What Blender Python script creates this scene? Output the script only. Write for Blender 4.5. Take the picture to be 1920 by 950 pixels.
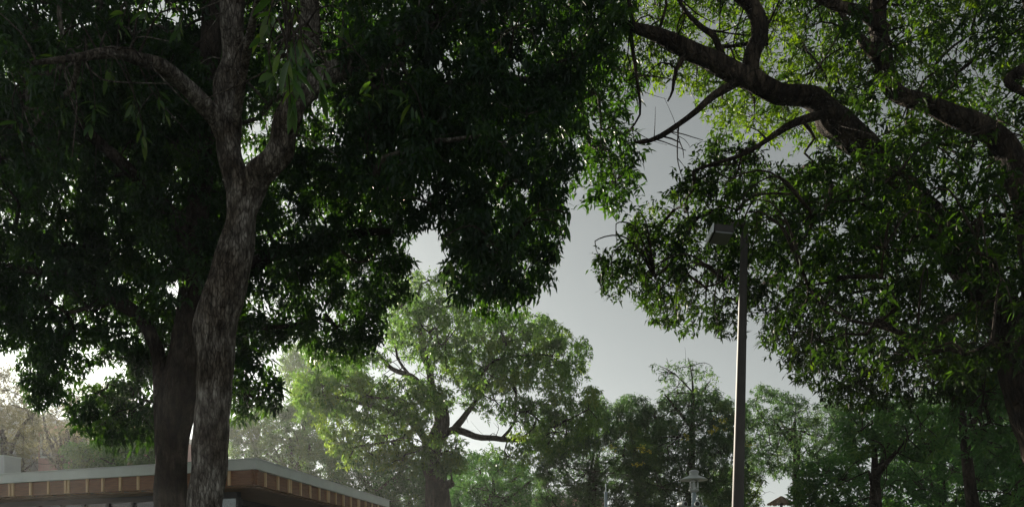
import bpy, bmesh, math, random
import numpy as np
from mathutils import Vector, Matrix, noise
for o in list(bpy.data.objects): bpy.data.objects.remove(o)
SC = bpy.context.scene
COL = SC.collection
RNG = np.random.default_rng(11)
random.seed(11)
R = math.radians

# ------------------------------------------------------------------ camera
F, HZ, EYE = 1507.0, 1095.0, 1.6          # focal length in photo pixels, horizon row, eye height
cam = bpy.data.cameras.new('camera')
camo = bpy.data.objects.new('camera', cam); COL.objects.link(camo)
camo.location = (0, 0, EYE); camo.rotation_euler = (R(90), 0, 0)
cam.sensor_width = 36; cam.lens = 36 * F / 1920
cam.shift_y = (HZ - 475) / 1920
cam.clip_start = .05; cam.clip_end = 600
SC.camera = camo

# ------------------------------------------------------------------ light
SUN_AZ, SUN_EL = R(-31), R(15)             # clockwise from +Y
sdir = Vector((math.sin(SUN_AZ) * math.cos(SUN_EL), math.cos(SUN_AZ) * math.cos(SUN_EL), math.sin(SUN_EL)))
W = bpy.data.worlds.new('World'); SC.world = W; W.use_nodes = True
nt = W.node_tree; nt.nodes.clear()
sky = nt.nodes.new('ShaderNodeTexSky'); sky.sky_type = 'NISHITA'; sky.sun_disc = False
sky.sun_elevation = SUN_EL; sky.sun_rotation = SUN_AZ
sky.air_density = 1.0; sky.dust_density = .9; sky.ozone_density = 1.0
bw = nt.nodes.new('ShaderNodeRGBToBW')
hs = nt.nodes.new('ShaderNodeMix'); hs.data_type = 'RGBA'; hs.inputs[0].default_value = .92      # thin veil of cloud: little colour left
bg = nt.nodes.new('ShaderNodeBackground'); bg.inputs['Strength'].default_value = .09
wo = nt.nodes.new('ShaderNodeOutputWorld')
nt.links.new(sky.outputs[0], bw.inputs[0]); nt.links.new(sky.outputs[0], hs.inputs[6]); 
pw = nt.nodes.new('ShaderNodeMath'); pw.operation = 'POWER'; pw.inputs[1].default_value = .85    # an even veil evens out the brightness
gn = nt.nodes.new('ShaderNodeMath'); gn.operation = 'MULTIPLY'; gn.inputs[1].default_value = 1.0
nt.links.new(bw.outputs[0], pw.inputs[0]); nt.links.new(pw.outputs[0], gn.inputs[0]); nt.links.new(gn.outputs[0], hs.inputs[7])
tn = nt.nodes.new('ShaderNodeMix'); tn.data_type = 'RGBA'; tn.blend_type = 'MULTIPLY'; tn.inputs[0].default_value = 1; tn.inputs[7].default_value = (.955, 1.012, .985, 1)
nt.links.new(hs.outputs[2], tn.inputs[6]); nt.links.new(tn.outputs[2], bg.inputs[0]); nt.links.new(bg.outputs[0], wo.inputs[0])
sl = bpy.data.lights.new('sun', 'SUN'); sl.energy = 5.0; sl.angle = R(.5); sl.color = (1, .9, .74)
so = bpy.data.objects.new('sun', sl); COL.objects.link(so)
so.rotation_euler = sdir.to_track_quat('Z', 'Y').to_euler(); so.location = (0, 0, 30)
SC.view_settings.view_transform = 'Standard'; SC.view_settings.look = 'None'
SC.view_settings.exposure = .6; SC.view_settings.gamma = 1
cy = SC.cycles
cy.max_bounces = 7; cy.diffuse_bounces = 3; cy.glossy_bounces = 2; cy.transmission_bounces = 4; cy.volume_bounces = 0
cy.transparent_max_bounces = 8; cy.use_denoising = True
cy.caustics_reflective = False; cy.caustics_refractive = False
cy.sample_clamp_indirect = 6

# ------------------------------------------------------------------ helpers
def P(px, py, Y): return Vector(((px - 960) / F * Y, Y, EYE + (HZ - py) / F * Y))
def tag(o, label=None, cat=None, group=None, kind=None):
    if label: o['label'] = label
    if cat: o['category'] = cat
    if group: o['group'] = group
    if kind: o['kind'] = kind
    return o
def empty(name, loc, label, cat, group=None, rz=0):
    o = bpy.data.objects.new(name, None); COL.objects.link(o)
    o.location = loc; o.rotation_euler = (0, 0, rz); o.empty_display_size = .3
    return tag(o, label, cat, group)
def link(name, me, mat, parent=None, world=True):
    o = bpy.data.objects.new(name, me); COL.objects.link(o)
    if mat and not me.materials: me.materials.append(mat)
    if parent:
        o.parent = parent
        if world:                           # vertices given in world space
            M = Matrix.LocRotScale(parent.location, parent.rotation_euler, None)
            if parent.parent: M = Matrix.LocRotScale(parent.parent.location, parent.parent.rotation_euler, None)
            o.matrix_parent_inverse = M.inverted()
    return o
def bm_mesh(name, bm):
    me = bpy.data.meshes.new(name); bmesh.ops.recalc_face_normals(bm, faces=bm.faces); bm.to_mesh(me); bm.free(); return me
def box(bm, c, s, M=None, bevel=0):
    """axis box of size s centred at c, moved by M"""
    r = bmesh.ops.create_cube(bm, size=1)
    bmesh.ops.scale(bm, vec=s, verts=r['verts']); bmesh.ops.translate(bm, vec=c, verts=r['verts'])
    if bevel:
        ed = list({e for v in r['verts'] for e in v.link_edges})
        b = bmesh.ops.bevel(bm, geom=ed, offset=bevel, segments=2, affect='EDGES', profile=.6)
        vs = list({v for f in b['faces'] for v in f.verts} | {v for v in r['verts'] if v.is_valid})
    else: vs = r['verts']
    if M is not None: bmesh.ops.transform(bm, matrix=M, verts=vs)
def lathe(bm, prof, c, n=24):
    rings = []
    for r, z in prof:
        rings.append([bm.verts.new((c[0] + r * math.cos(2 * math.pi * i / n), c[1] + r * math.sin(2 * math.pi * i / n), c[2] + z)) for i in range(n)])
    for a, b in zip(rings, rings[1:]):
        for i in range(n): bm.faces.new((a[i], a[(i + 1) % n], b[(i + 1) % n], b[i]))
    bm.faces.new(rings[0][::-1]); bm.faces.new(rings[-1])
def np_mesh(name, co, faces_list, attr=None):
    """faces_list: arrays (n,k) of vertex indices"""
    me = bpy.data.meshes.new(name)
    me.vertices.add(len(co)); me.vertices.foreach_set('co', np.ascontiguousarray(co, np.float32).ravel())
    loops = np.concatenate([f.ravel() for f in faces_list]).astype(np.int32)
    starts, k = [], 0
    for f in faces_list:
        starts.append(k + np.arange(len(f)) * f.shape[1]); k += f.size
    starts = np.concatenate(starts).astype(np.int32)
    me.loops.add(len(loops)); me.loops.foreach_set('vertex_index', loops)
    me.polygons.add(len(starts)); me.polygons.foreach_set('loop_start', starts)
    if attr is not None:
        a = me.attributes.new('var', 'FLOAT', 'POINT'); a.data.foreach_set('value', np.ascontiguousarray(attr, np.float32))
    me.update(calc_edges=True); me.validate()
    return me

# ------------------------------------------------------------------ materials
def mat(name):
    m = bpy.data.materials.new(name); m.use_nodes = True
    n = m.node_tree.nodes; n.clear()
    out = n.new('ShaderNodeOutputMaterial')
    return m, n, m.node_tree.links, out
def ramp(n, stops):
    r = n.new('ShaderNodeValToRGB'); e = r.color_ramp.elements
    while len(e) < len(stops): e.new(.5)
    for k, (p, c) in enumerate(stops): e[k].position = p; e[k].color = (*c, 1)
    return r
def leaf_mat(name, dark, mid, lite, trans=(.9, 1.25, .35), tw=.45, rough=.45, spec=.35):
    m, n, l, out = mat(name)
    at = n.new('ShaderNodeAttribute'); at.attribute_name = 'var'
    r = ramp(n, [(0, dark), (.55, mid), (1, lite)])
    l.new(at.outputs['Fac'], r.inputs[0])
    pb = n.new('ShaderNodeBsdfPrincipled'); pb.inputs['Roughness'].default_value = rough
    pb.inputs['Specular IOR Level'].default_value = spec
    l.new(r.outputs[0], pb.inputs['Base Color'])
    tr = n.new('ShaderNodeBsdfTranslucent')
    mu = n.new('ShaderNodeMix'); mu.data_type = 'RGBA'; mu.blend_type = 'MULTIPLY'; mu.inputs[0].default_value = 1
    mu.inputs[7].default_value = (*[c * 1.9 for c in trans], 1)
    l.new(r.outputs[0], mu.inputs[6]); l.new(mu.outputs[2], tr.inputs[0])
    mx = n.new('ShaderNodeMixShader'); mx.inputs[0].default_value = tw
    l.new(pb.outputs[0], mx.inputs[1]); l.new(tr.outputs[0], mx.inputs[2]); l.new(mx.outputs[0], out.inputs[0])
    return m
def bark_mat(name, c0, c1, c2, scale=9, bump=.5, crack=.5):
    m, n, l, out = mat(name)
    tc = n.new('ShaderNodeTexCoord'); mp = n.new('ShaderNodeMapping'); mp.inputs['Scale'].default_value = (1, 1, .3)
    l.new(tc.outputs['Object'], mp.inputs[0])
    a = n.new('ShaderNodeTexNoise'); a.inputs['Scale'].default_value = scale; a.inputs['Detail'].default_value = 8; a.inputs['Roughness'].default_value = .7
    l.new(mp.outputs[0], a.inputs[0])
    v = n.new('ShaderNodeTexVoronoi'); v.feature = 'DISTANCE_TO_EDGE'; v.inputs['Scale'].default_value = scale * 1.9
    l.new(mp.outputs[0], v.inputs[0])
    p = n.new('ShaderNodeTexNoise'); p.inputs['Scale'].default_value = 1.7; p.inputs['Detail'].default_value = 5
    l.new(tc.outputs['Object'], p.inputs[0])
    r = ramp(n, [(.36, c0), (.5, c1), (.66, c2)]); l.new(a.outputs[0], r.inputs[0])
    r2 = ramp(n, [(.42, (.55, .5, .45)), (.6, (1.15, 1.15, 1.15))]); l.new(p.outputs[0], r2.inputs[0])
    mu = n.new('ShaderNodeMix'); mu.data_type = 'RGBA'; mu.blend_type = 'MULTIPLY'; mu.inputs[0].default_value = 1
    l.new(r.outputs[0], mu.inputs[6]); l.new(r2.outputs[0], mu.inputs[7])
    cr = ramp(n, [(0, (.35, .33, .3)), (.12, (1, 1, 1))]); l.new(v.outputs[0], cr.inputs[0])
    m2 = n.new('ShaderNodeMix'); m2.data_type = 'RGBA'; m2.blend_type = 'MULTIPLY'; m2.inputs[0].default_value = crack
    l.new(mu.outputs[2], m2.inputs[6]); l.new(cr.outputs[0], m2.inputs[7])
    pb = n.new('ShaderNodeBsdfPrincipled'); pb.inputs['Roughness'].default_value = .85; pb.inputs['Specular IOR Level'].default_value = .2
    l.new(m2.outputs[2], pb.inputs['Base Color'])
    ad = n.new('ShaderNodeMath'); ad.operation = 'ADD'; l.new(a.outputs[0], ad.inputs[0]); l.new(cr.outputs[0], ad.inputs[1])
    b = n.new('ShaderNodeBump'); b.inputs['Strength'].default_value = bump; b.inputs['Distance'].default_value = .03
    l.new(ad.outputs[0], b.inputs['Height']); l.new(b.outputs[0], pb.inputs['Normal']); l.new(pb.outputs[0], out.inputs[0])
    return m
def plain(name, c, rough=.5, metal=0, var=.12, scale=6, stretch=(1, 1, 1), bump=0):
    m, n, l, out = mat(name)
    tc = n.new('ShaderNodeTexCoord'); mp = n.new('ShaderNodeMapping'); mp.inputs['Scale'].default_value = stretch
    l.new(tc.outputs['Object'], mp.inputs[0])
    a = n.new('ShaderNodeTexNoise'); a.inputs['Scale'].default_value = scale; a.inputs['Detail'].default_value = 6
    l.new(mp.outputs[0], a.inputs[0])
    r = ramp(n, [(.3, [x * (1 - var) for x in c]), (.7, [min(1, x * (1 + var)) for x in c])]); l.new(a.outputs[0], r.inputs[0])
    pb = n.new('ShaderNodeBsdfPrincipled'); pb.inputs['Roughness'].default_value = rough; pb.inputs['Metallic'].default_value = metal
    l.new(r.outputs[0], pb.inputs['Base Color'])
    if bump:
        b = n.new('ShaderNodeBump'); b.inputs['Strength'].default_value = bump; b.inputs['Distance'].default_value = .01
        l.new(a.outputs[0], b.inputs['Height']); l.new(b.outputs[0], pb.inputs['Normal'])
    l.new(pb.outputs[0], out.inputs[0])
    return m
def glass_mat(name, tint=(.75, .82, .82), fac=.12):
    m, n, l, out = mat(name)
    t = n.new('ShaderNodeBsdfTransparent'); t.inputs[0].default_value = (*tint, 1)
    g = n.new('ShaderNodeBsdfGlossy'); g.inputs['Roughness'].default_value = .03
    lw = n.new('ShaderNodeFresnel'); lw.inputs[0].default_value = 1.5
    ad = n.new('ShaderNodeMath'); ad.operation = 'ADD'; ad.inputs[1].default_value = fac; l.new(lw.outputs[0], ad.inputs[0])
    mx = n.new('ShaderNodeMixShader'); l.new(ad.outputs[0], mx.inputs[0]); l.new(t.outputs[0], mx.inputs[1]); l.new(g.outputs[0], mx.inputs[2])
    l.new(mx.outputs[0], out.inputs[0]); return m

M_MANGO = leaf_mat('dark glossy leaf', (.018, .036, .024), (.03, .062, .036), (.056, .1, .036), trans=(1.5, 1.9, .2), tw=.4, rough=.38)
M_SPRAY = leaf_mat('large mango leaf', (.03, .07, .032), (.052, .105, .042), (.11, .15, .03), trans=(1.5, 1.7, .25), tw=.42, rough=.33, spec=.5)
M_FINE = leaf_mat('fine light leaf', (.011, .024, .013), (.026, .055, .018), (.085, .13, .022), trans=(1.85, 1.95, .3), tw=.5)
M_MID = leaf_mat('mid tree leaf', (.057, .11, .055), (.092, .16, .07), (.145, .19, .055), trans=(1.8, 1.95, .6), tw=.5)
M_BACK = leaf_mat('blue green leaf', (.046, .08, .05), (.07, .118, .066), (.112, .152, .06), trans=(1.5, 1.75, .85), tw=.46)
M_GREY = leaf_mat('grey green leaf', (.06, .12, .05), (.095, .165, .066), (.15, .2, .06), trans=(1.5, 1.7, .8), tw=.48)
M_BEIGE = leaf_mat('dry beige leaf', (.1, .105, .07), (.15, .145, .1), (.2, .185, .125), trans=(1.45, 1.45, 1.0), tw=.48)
M_BUSH = leaf_mat('bright bush leaf', (.042, .085, .045), (.064, .125, .058), (.11, .165, .055), trans=(1.4, 1.8, .7), tw=.46)
M_FLOWER = leaf_mat('yellow flower', (.4, .38, .06), (.5, .46, .07), (.6, .55, .1), trans=(.9, .9, .6), tw=.5)
B_PALE = bark_mat('pale rough bark', (.055, .046, .04), (.19, .165, .145), (.5, .46, .42), 15, 1, .6)
B_DARK = bark_mat('dark bark', (.03, .024, .02), (.07, .056, .046), (.13, .105, .088), 12, .8, .4)
B_RED = bark_mat('reddish bark', (.018, .014, .011), (.045, .034, .026), (.15, .115, .085), 11, .9, .3)

# ------------------------------------------------------------------ tubes
def catmull(pts, step):
    pts = [np.array(p, float) for p in pts]
    pts = [2 * pts[0] - pts[1]] + pts + [2 * pts[-1] - pts[-2]]
    out = []
    for i in range(1, len(pts) - 2):
        a, b, c, d = pts[i - 1:i + 3]
        n = max(2, int(np.linalg.norm((c - b)[:3]) / step))
        for k in range(n):
            t = k / n
            out.append(.5 * (2 * b + (c - a) * t + (2 * a - 5 * b + 4 * c - d) * t * t + (3 * b - a - 3 * c + d) * t ** 3))
    out.append(pts[-2])
    return np.array(out)
def tube_arrays(pts, sides, step, rough=.0, seed=0, kink=.5):
    """pts: list of (x,y,z,r). returns verts, quads, spine"""
    sp = catmull(pts, step); ctr, rad = sp[:, :3].copy(), np.maximum(sp[:, 3], .002)
    tang = np.gradient(ctr, axis=0); tang /= np.linalg.norm(tang, axis=1)[:, None] + 1e-9
    ref = np.array([0.31, -.82, .2]); u = np.cross(tang, ref); u /= np.linalg.norm(u, axis=1)[:, None] + 1e-9
    v = np.cross(tang, u)
    th = np.linspace(0, 2 * np.pi, sides, endpoint=False)
    rr = np.repeat(rad[:, None], sides, 1)
    if rough:
        for i in range(len(ctr)):
            kk = kink * rad[i] * min(1, 4 * i / len(ctr)); qv = Vector((seed, ctr[i][0] * 2.1, ctr[i][2] * 2.1)); ctr[i] += kk * np.array([noise.noise(qv), noise.noise(qv + Vector((9, 3, 1))), noise.noise(qv + Vector((4, 7, 5)))])
        L = np.concatenate([[0], np.cumsum(np.linalg.norm(np.diff(ctr, axis=0), axis=1))])
        for i in range(len(ctr)):
            for j in range(sides):
                q = Vector((math.cos(th[j]) * 1.6 + seed, math.sin(th[j]) * 1.6, L[i] * 1.1))
                q3 = Vector((math.cos(th[j]) * 9 - seed, math.sin(th[j]) * 9, L[i] * 2.4))
                q2 = Vector((math.cos(th[j]) * 5 + seed, math.sin(th[j]) * 5, L[i] * 3.2))
                rr[i, j] *= 1 + rough * (1.5 * noise.noise(q) + .8 * noise.noise(q2) + .45 * noise.noise(q3))
    co = ctr[:, None, :] + rr[:, :, None] * (np.cos(th)[None, :, None] * u[:, None, :] + np.sin(th)[None, :, None] * v[:, None, :])
    n = len(ctr)
    i, j = np.meshgrid(np.arange(n - 1), np.arange(sides), indexing='ij'); j2 = (j + 1) % sides
    q = np.stack([i * sides + j, i * sides + j2, (i + 1) * sides + j2, (i + 1) * sides + j], -1).reshape(-1, 4)
    return co.reshape(-1, 3), q, ctr
def px_pts(lst, Y):
    out = []
    for p in lst:
        y = p[3] if len(p) > 3 else Y
        out.append((*P(p[0], p[1], y), p[2] / 2 / F * y))
    return out
def join_tubes(name, tubes):
    co, fs, k = [], [], 0
    for c, q in tubes: co.append(c); fs.append(q + k); k += len(c)
    return np_mesh(name, np.concatenate(co), [np.concatenate(fs)])

# ------------------------------------------------------------------ leaves
LEAF8 = (np.array([[0, 0, 0], [.32, .5, .16], [.68, .36, .12], [1, 0, 0], [.68, -.36, .12], [.32, -.5, .16], [.32, 0, 0], [.68, 0, 0]]),
         [np.array([[0, 6, 1], [2, 7, 3], [0, 5, 6], [4, 3, 7]]), np.array([[1, 6, 7, 2], [5, 4, 7, 6]])])
LEAF6 = (np.array([[0, 0, 0], [.4, .5, .17], [1, 0, 0], [.4, -.5, .17], [.45, 0, 0]]), [np.array([[0, 4, 1], [4, 2, 1], [0, 3, 4], [3, 2, 4]])])
LEAF4 = (np.array([[0, 0, 0], [.42, .5, .18], [1, 0, 0], [.42, -.5, .18]]), [np.array([[0, 3, 2], [0, 2, 1]])])
def rosettes(ctr, K, L, Wd, droop, spread, rng, clump_var=None):
    """leaf frames for K leaves round each centre: returns base, d, s, n, L, W, var"""
    N = len(ctr); c = np.repeat(ctr, K, 0); M = N * K
    az = rng.uniform(0, 2 * np.pi, M)
    el = rng.normal(droop, .5, M)
    d = np.stack([np.cos(az) * np.cos(el), np.sin(az) * np.cos(el), np.sin(el)], 1)
    up = np.tile([0, 0, 1.], (M, 1)) + rng.normal(0, .35, (M, 3))
    s = np.cross(up, d); s /= np.linalg.norm(s, axis=1)[:, None] + 1e-9
    n = np.cross(d, s)
    ls = L * np.clip(rng.normal(.85, .25, M), .35, 1.4)
    ws = Wd * rng.uniform(.75, 1.2, M)
    base = c + rng.normal(0, spread, (M, 3)) * L
    cv = rng.normal(.42, .2, N) if clump_var is None else clump_var
    var = np.clip(np.repeat(cv, K) + rng.normal(0, .13, M), 0, 1)
    return base, d, s, n, ls, ws, var
def leaf_mesh(name, fr, shape, bend=.35):
    base, d, s, n, ls, ws, var = fr
    T, fl = shape; nv = len(T); M = len(base)
    t = T[:, 0]
    x = t[None, :] * ls[:, None]; y = T[None, :, 1] * ws[:, None]
    z = T[None, :, 2] * ws[:, None] - bend * (t ** 2)[None, :] * ls[:, None]
    co = base[:, None] + d[:, None] * x[..., None] + s[:, None] * y[..., None] + n[:, None] * z[..., None]
    off = (np.arange(M) * nv)[:, None, None]
    return np_mesh(name, co.reshape(-1, 3), [(f[None] + off).reshape(-1, f.shape[1]) for f in fl], np.repeat(var, nv))
UNIT = {}
def leaf_objects(parent, fr, material, aspect, bend, label=None):
    """every leaf an object of its own, four shared meshes"""
    base, d, s, n, ls, ws, var = fr
    key = material.name
    if key not in UNIT:
        UNIT[key] = []
        xs = [0, .12, .3, .5, .7, .87, 1]; wv = [.04, .3, .47, .5, .4, .2, .01]
        for k in range(6):
            co, va = [], []
            for x, w in zip(xs, wv):
                zb = -bend * (.7 + .2 * (k % 3)) * x * x
                for yy in (-1, 0, 1): co.append((x, yy * w * aspect, zb + abs(yy) * w * aspect * .3)); va.append(.15 + .15 * k)
            q = []
            for i in range(len(xs) - 1):
                for j in range(2): q.append((i * 3 + j, i * 3 + j + 1, i * 3 + j + 4, i * 3 + j + 3))
            me = np_mesh('leaf', np.array(co), [np.array(q)], np.array(va)); me.materials.append(material)
            UNIT[key].append(me)
    pinv = parent.matrix_basis.copy(); pinv = Matrix.Translation(parent.location).inverted()
    for i in range(len(base)):
        o = bpy.data.objects.new('leaf', UNIT[key][int(min(5, var[i] * 6))]); COL.objects.link(o)
        m = Matrix(np.column_stack([d[i], s[i], n[i]]).tolist()).to_4x4() @ Matrix.Scale(float(ls[i]), 4)
        m.translation = Vector(base[i].tolist())
        o.parent = parent; o.matrix_basis = pinv @ m

# ------------------------------------------------------------------ crowns
def inside(poly, q):
    x, y = q[:, 0], q[:, 1]; c = np.zeros(len(q), bool); n = len(poly)
    for i in range(n):
        x1, y1 = poly[i]; x2, y2 = poly[(i + 1) % n]
        if y1 == y2: continue
        c ^= ((y1 > y) != (y2 > y)) & (x < (x2 - x1) * (y - y1) / (y2 - y1) + x1)
    return c
def edge_dist(poly, q):
    best = np.full(len(q), 1e9)
    for i in range(len(poly)):
        a, b = np.array(poly[i], float), np.array(poly[(i + 1) % len(poly)], float)
        t = np.clip(((q - a) @ (b - a)) / ((b - a) @ (b - a)), 0, 1)
        best = np.minimum(best, np.linalg.norm(q - (a + t[:, None] * (b - a)), axis=1))
    return best
def darts(poly, gap, margin, rng, tries=26):
    """evenly scattered points inside an outline, at least gap apart and margin from its edge"""
    lo, hi = np.min(poly, 0), np.max(poly, 0)
    n = int((hi - lo).prod() / gap ** 2 * tries / 3)
    q = rng.uniform(lo, hi, (n, 2)); q = q[inside(poly, q)]; e = edge_dist(poly, q); q, e = q[e > margin], e[e > margin]
    keep, grid = [], {}
    for i, (x, y) in enumerate(q):
        gx, gy = int(x // gap), int(y // gap)
        if any((q[j][0] - x) ** 2 + (q[j][1] - y) ** 2 < gap * gap for u in (-1, 0, 1) for v in (-1, 0, 1) for j in grid.get((gx + u, gy + v), ())): continue
        grid.setdefault((gx, gy), []).append(i); keep.append(i)
    return q[keep], e[keep]
def area_m2(poly, Y):
    p = np.array(poly, float); x, y = p[:, 0], p[:, 1]
    return abs(np.dot(x, np.roll(y, -1)) - np.dot(y, np.roll(x, -1))) / 2 * (Y / F) ** 2
def clumps(cr, rng):
    """leaf clumps through the crown's depth, each with a radius in metres; grouped round branch ends"""
    Y0, Y1, sp = cr['Y0'], cr['Y1'], cr['sp']; Ym = (Y0 + Y1) / 2
    sg = sp * cr.get('fat', .42); out = []; nl = cr.get('layers', 3)
    for k in range(nl):
        q, e = darts(cr['poly'], sp, sg * cr.get('mg', .6) + cr['leaf'][0] * cr.get('mg', .6) * .5 * F / Ym, rng)
        th = np.minimum(1, np.sqrt(np.maximum(e, 1) / (sp * 2.2)))
        Y = Ym + ((k + rng.uniform(0, 1, len(q))) / nl - .5) * (Y1 - Y0) * th
        for (px, py), yy in zip(q, Y): out.append((*P(px, py, yy), sg / F * yy))
    return np.array(out)
def group_clumps(cl, per, rng):
    k = max(1, len(cl) // per); c = cl[rng.choice(len(cl), k, replace=False), :3]
    for _ in range(3):
        a = np.argmin(((cl[:, None, :3] - c[None]) ** 2).sum(2), 1)
        c = np.array([cl[a == i, :3].mean(0) if (a == i).any() else c[i] for i in range(k)])
    return c, [cl[a == i, :3] for i in range(k)]
def clusters(cl, n, rng, edge=.5):
    m = len(cl); w = rng.uniform(edge * .6, 1.7, m); w /= w.sum()
    i = rng.choice(m, n, p=w)
    v = rng.normal(0, 1, (n, 3)); ln = np.linalg.norm(v, axis=1)[:, None]; v *= np.minimum(1, 1.75 / ln)
    cv = rng.normal(.42, .22, m)[i] + rng.normal(0, .06, n)
    return cl[i, :3] + v * cl[i, 3:4], cv
def grow_branches(bl, subs, spine, rng, r0, twig_r, steps=.25, sides=6):
    """curved branches from the limbs to every leafy mass and thinner ones inside it"""
    nodes = np.array(spine); order = np.argsort([np.min(np.linalg.norm(nodes - np.array(b[:3]), axis=1)) for b in bl])
    tubes = []
    for k in order:
        b = np.array(bl[k][:3]); dd = np.linalg.norm(nodes - b, axis=1) + np.maximum(0, nodes[:, 2] - b[2]) * .6
        a = nodes[np.argmin(dd)]; Ln = np.linalg.norm(b - a)
        if Ln > .1:
            m1 = a * .65 + b * .35 + rng.normal(0, .1, 3) * Ln + [0, 0, .08 * Ln]; m2 = a * .3 + b * .7 + rng.normal(0, .1, 3) * Ln
            r = r0 * (.5 + .5 * min(1, Ln)) * rng.uniform(.7, 1.1)
            c, q, s = tube_arrays([(*a, r), (*m1, r * .75), (*m2, r * .55), (*b, r * .4)], sides, steps)
            tubes.append((c, q)); nodes = np.concatenate([nodes, s])
        for sb in subs[k]:
            mid = (b + sb) / 2 + rng.normal(0, .12, 3) * np.linalg.norm(sb - b)
            c, q, s = tube_arrays([(*b, twig_r), (*mid, twig_r * .7), (*sb, twig_r * .3)], 4, steps * 1.5)
            tubes.append((c, q))
    return tubes
GAPS = [(250, 575, 15), (335, 538, 22), (352, 548, 14), (195, 700, 22), (225, 690, 12), (170, 705, 12), (522, 668, 22), (10, 690, 34), (505, 590, 8), (545, 590, 8), (730, 408, 10), (480, 235, 14), (355, 400, 9), (350, 430, 9), (270, 330, 8), (15, 130, 16), (30, 150, 10), (375, 35, 14), (310, 50, 7), (500, 400, 8), (85, 430, 6), (60, 405, 6)]
def make_tree(name, label, base, trunk, limbs, crowns, leaf, bark, branch_r=.03, twig_r=.008, rough=.08, group=None, sides=20, step=.08, cat='tree', shape=LEAF4, bend=.3, rng=None, side=3.0):
    """trunk / limbs: lists of (x,y,z,r). crowns: dicts of outline, depth range, leaf area index and leaf size"""
    rng = rng or RNG
    t = empty(name, base, label, cat, group)
    spine = []
    for k, (nm, pts) in enumerate([('trunk', trunk)] + [('limb', l) for l in limbs]):
        big = max(p[3] for p in pts)
        c, q, s = tube_arrays(pts, sides if big > .06 else 10, step if big > .06 else step * 2, rough, seed=rng.uniform(0, 50), kink=.55 if k else .12)
        me = np_mesh(nm, c, [q]); link(nm, me, bark, t); spine.append(s if k else s[len(s) // 2:])
    allt, frames, cen = [], [], []
    for k, (pts, sp) in enumerate(zip([trunk] + limbs, spine)):
        if k == 0: continue
        nt_ = int(np.linalg.norm(np.diff(sp, axis=0), axis=1).sum() * side)
        for i in rng.integers(len(sp) // 4, len(sp), nt_):
            p = sp[i]; d = rng.normal(0, 1, 3); d[2] = d[2] * .5 - .1; d *= rng.uniform(.25, .9) / np.linalg.norm(d); j = rng.normal(0, .16, (2, 3)) * np.linalg.norm(d)
            e = p + d + [0, 0, -.1]; m_ = p + d * .5 + j[0]
            c, q, _ = tube_arrays([(*p, .011), (*m_, .008), (*e, .004)], 5, .12); allt.append((c, q))
            f = rng.normal(0, .22, 3); c, q, _ = tube_arrays([(*m_, .006), (*(m_ + f * .5 + j[1] * .3), .004), (*(m_ + f), .002)], 4, .12); allt.append((c, q))
    spine = np.concatenate(spine)
    for cr in crowns:
        Ym = (cr['Y0'] + cr['Y1']) / 2
        L, Wd, K = cr['leaf']
        cl = clumps(cr, rng)
        n = int(area_m2(cr['poly'], Ym) * cr['lai'] / (L * Wd * .55) / K)
        c, cv = clusters(cl, n, rng)
        for gx, gy, gr in cr.get('gaps', ()):
            d2 = (960 + c[:, 0] / c[:, 1] * F - gx) ** 2 + (HZ - (c[:, 2] - EYE) / c[:, 1] * F - gy) ** 2
            kp = d2 > gr * gr * rng.uniform(.3, 1.9, len(c)); c, cv = c[kp], cv[kp]
        bl, subs = group_clumps(cl, cr.get('per', 6), rng); cen.append(bl)
        allt += grow_branches(bl, subs, spine, rng, branch_r, twig_r)
        frames.append(rosettes(c, K, L, Wd, cr.get('droop', -.5), cr.get('spread', .25), rng, cv + cr.get('shift', 0)))
    if allt: tag(link('branches', join_tubes('branches', allt), bark, t), kind='stuff')
    fr = tuple(np.concatenate([f[i] for f in frames]) for i in range(7))
    tag(link('foliage', leaf_mesh('foliage', fr, shape, bend), leaf, t), kind='stuff')
    return t, np.concatenate([spine] + cen), fr

# ================================================================== SETTING
# ground
bm = bmesh.new()
N = 40
gv = [[bm.verts.new((-42 + 84 * i / N, -7 + 74 * j / N, .05 * noise.noise(Vector((i * .35, j * .35, 0))) - .05)) for j in range(N + 1)] for i in range(N + 1)]
for i in range(N):
    for j in range(N): bm.faces.new((gv[i][j], gv[i + 1][j], gv[i + 1][j + 1], gv[i][j + 1]))
tag(link('ground', bm_mesh('ground', bm), plain('dry lawn', (.1, .11, .06), .9, 0, .4, 2.5)), kind='structure')

# ------------------------------------------------------------------ pavilion
M_FASCIA = plain('pale painted metal', (.82, .88, .86), .4, 0, .06, 3)
M_RAFTER = plain('light pine', (.85, .6, .34), .5, 0, .15, 5, (8, 8, .6))
M_PLY = plain('brown plywood', (.26, .115, .052), .6, 0, .3, 6, (1, 1, 9))
M_SOFFIT = plain('stained soffit board', (.34, .18, .09), .6, 0, .25, 5, (1, 6, 1))
M_FRAME = plain('black window frame', (.02, .02, .022), .4)
M_GLASS = glass_mat('window glass')
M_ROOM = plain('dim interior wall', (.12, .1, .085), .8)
M_WHITE = plain('white painted box', (.75, .78, .8), .5, 0, .05)
C0 = Vector((-3.98, 12.5, 0)); CL = Vector((-12.8, 15.6, 0)); CR = Vector((-2.86, 18.75, 0))
ZT, ZB = 3.555, 3.4
pav = empty('pavilion', (C0.x, C0.y, 0), 'low flat roofed timber pavilion with pale fascia and exposed rafter ends behind the trunks', 'building')
def side_frame(a, b):
    """matrix: x along the eave from a to b, y into the building, z up, origin a"""
    x = (b - a).normalized(); z = Vector((0, 0, 1)); y = z.cross(x)
    inner = Vector((-9, 19, 0))
    if y.dot(inner - a) < 0: y = -y
    M = Matrix((x, y, z)).transposed().to_4x4(); M.translation = a
    return M, (b - a).length
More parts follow.
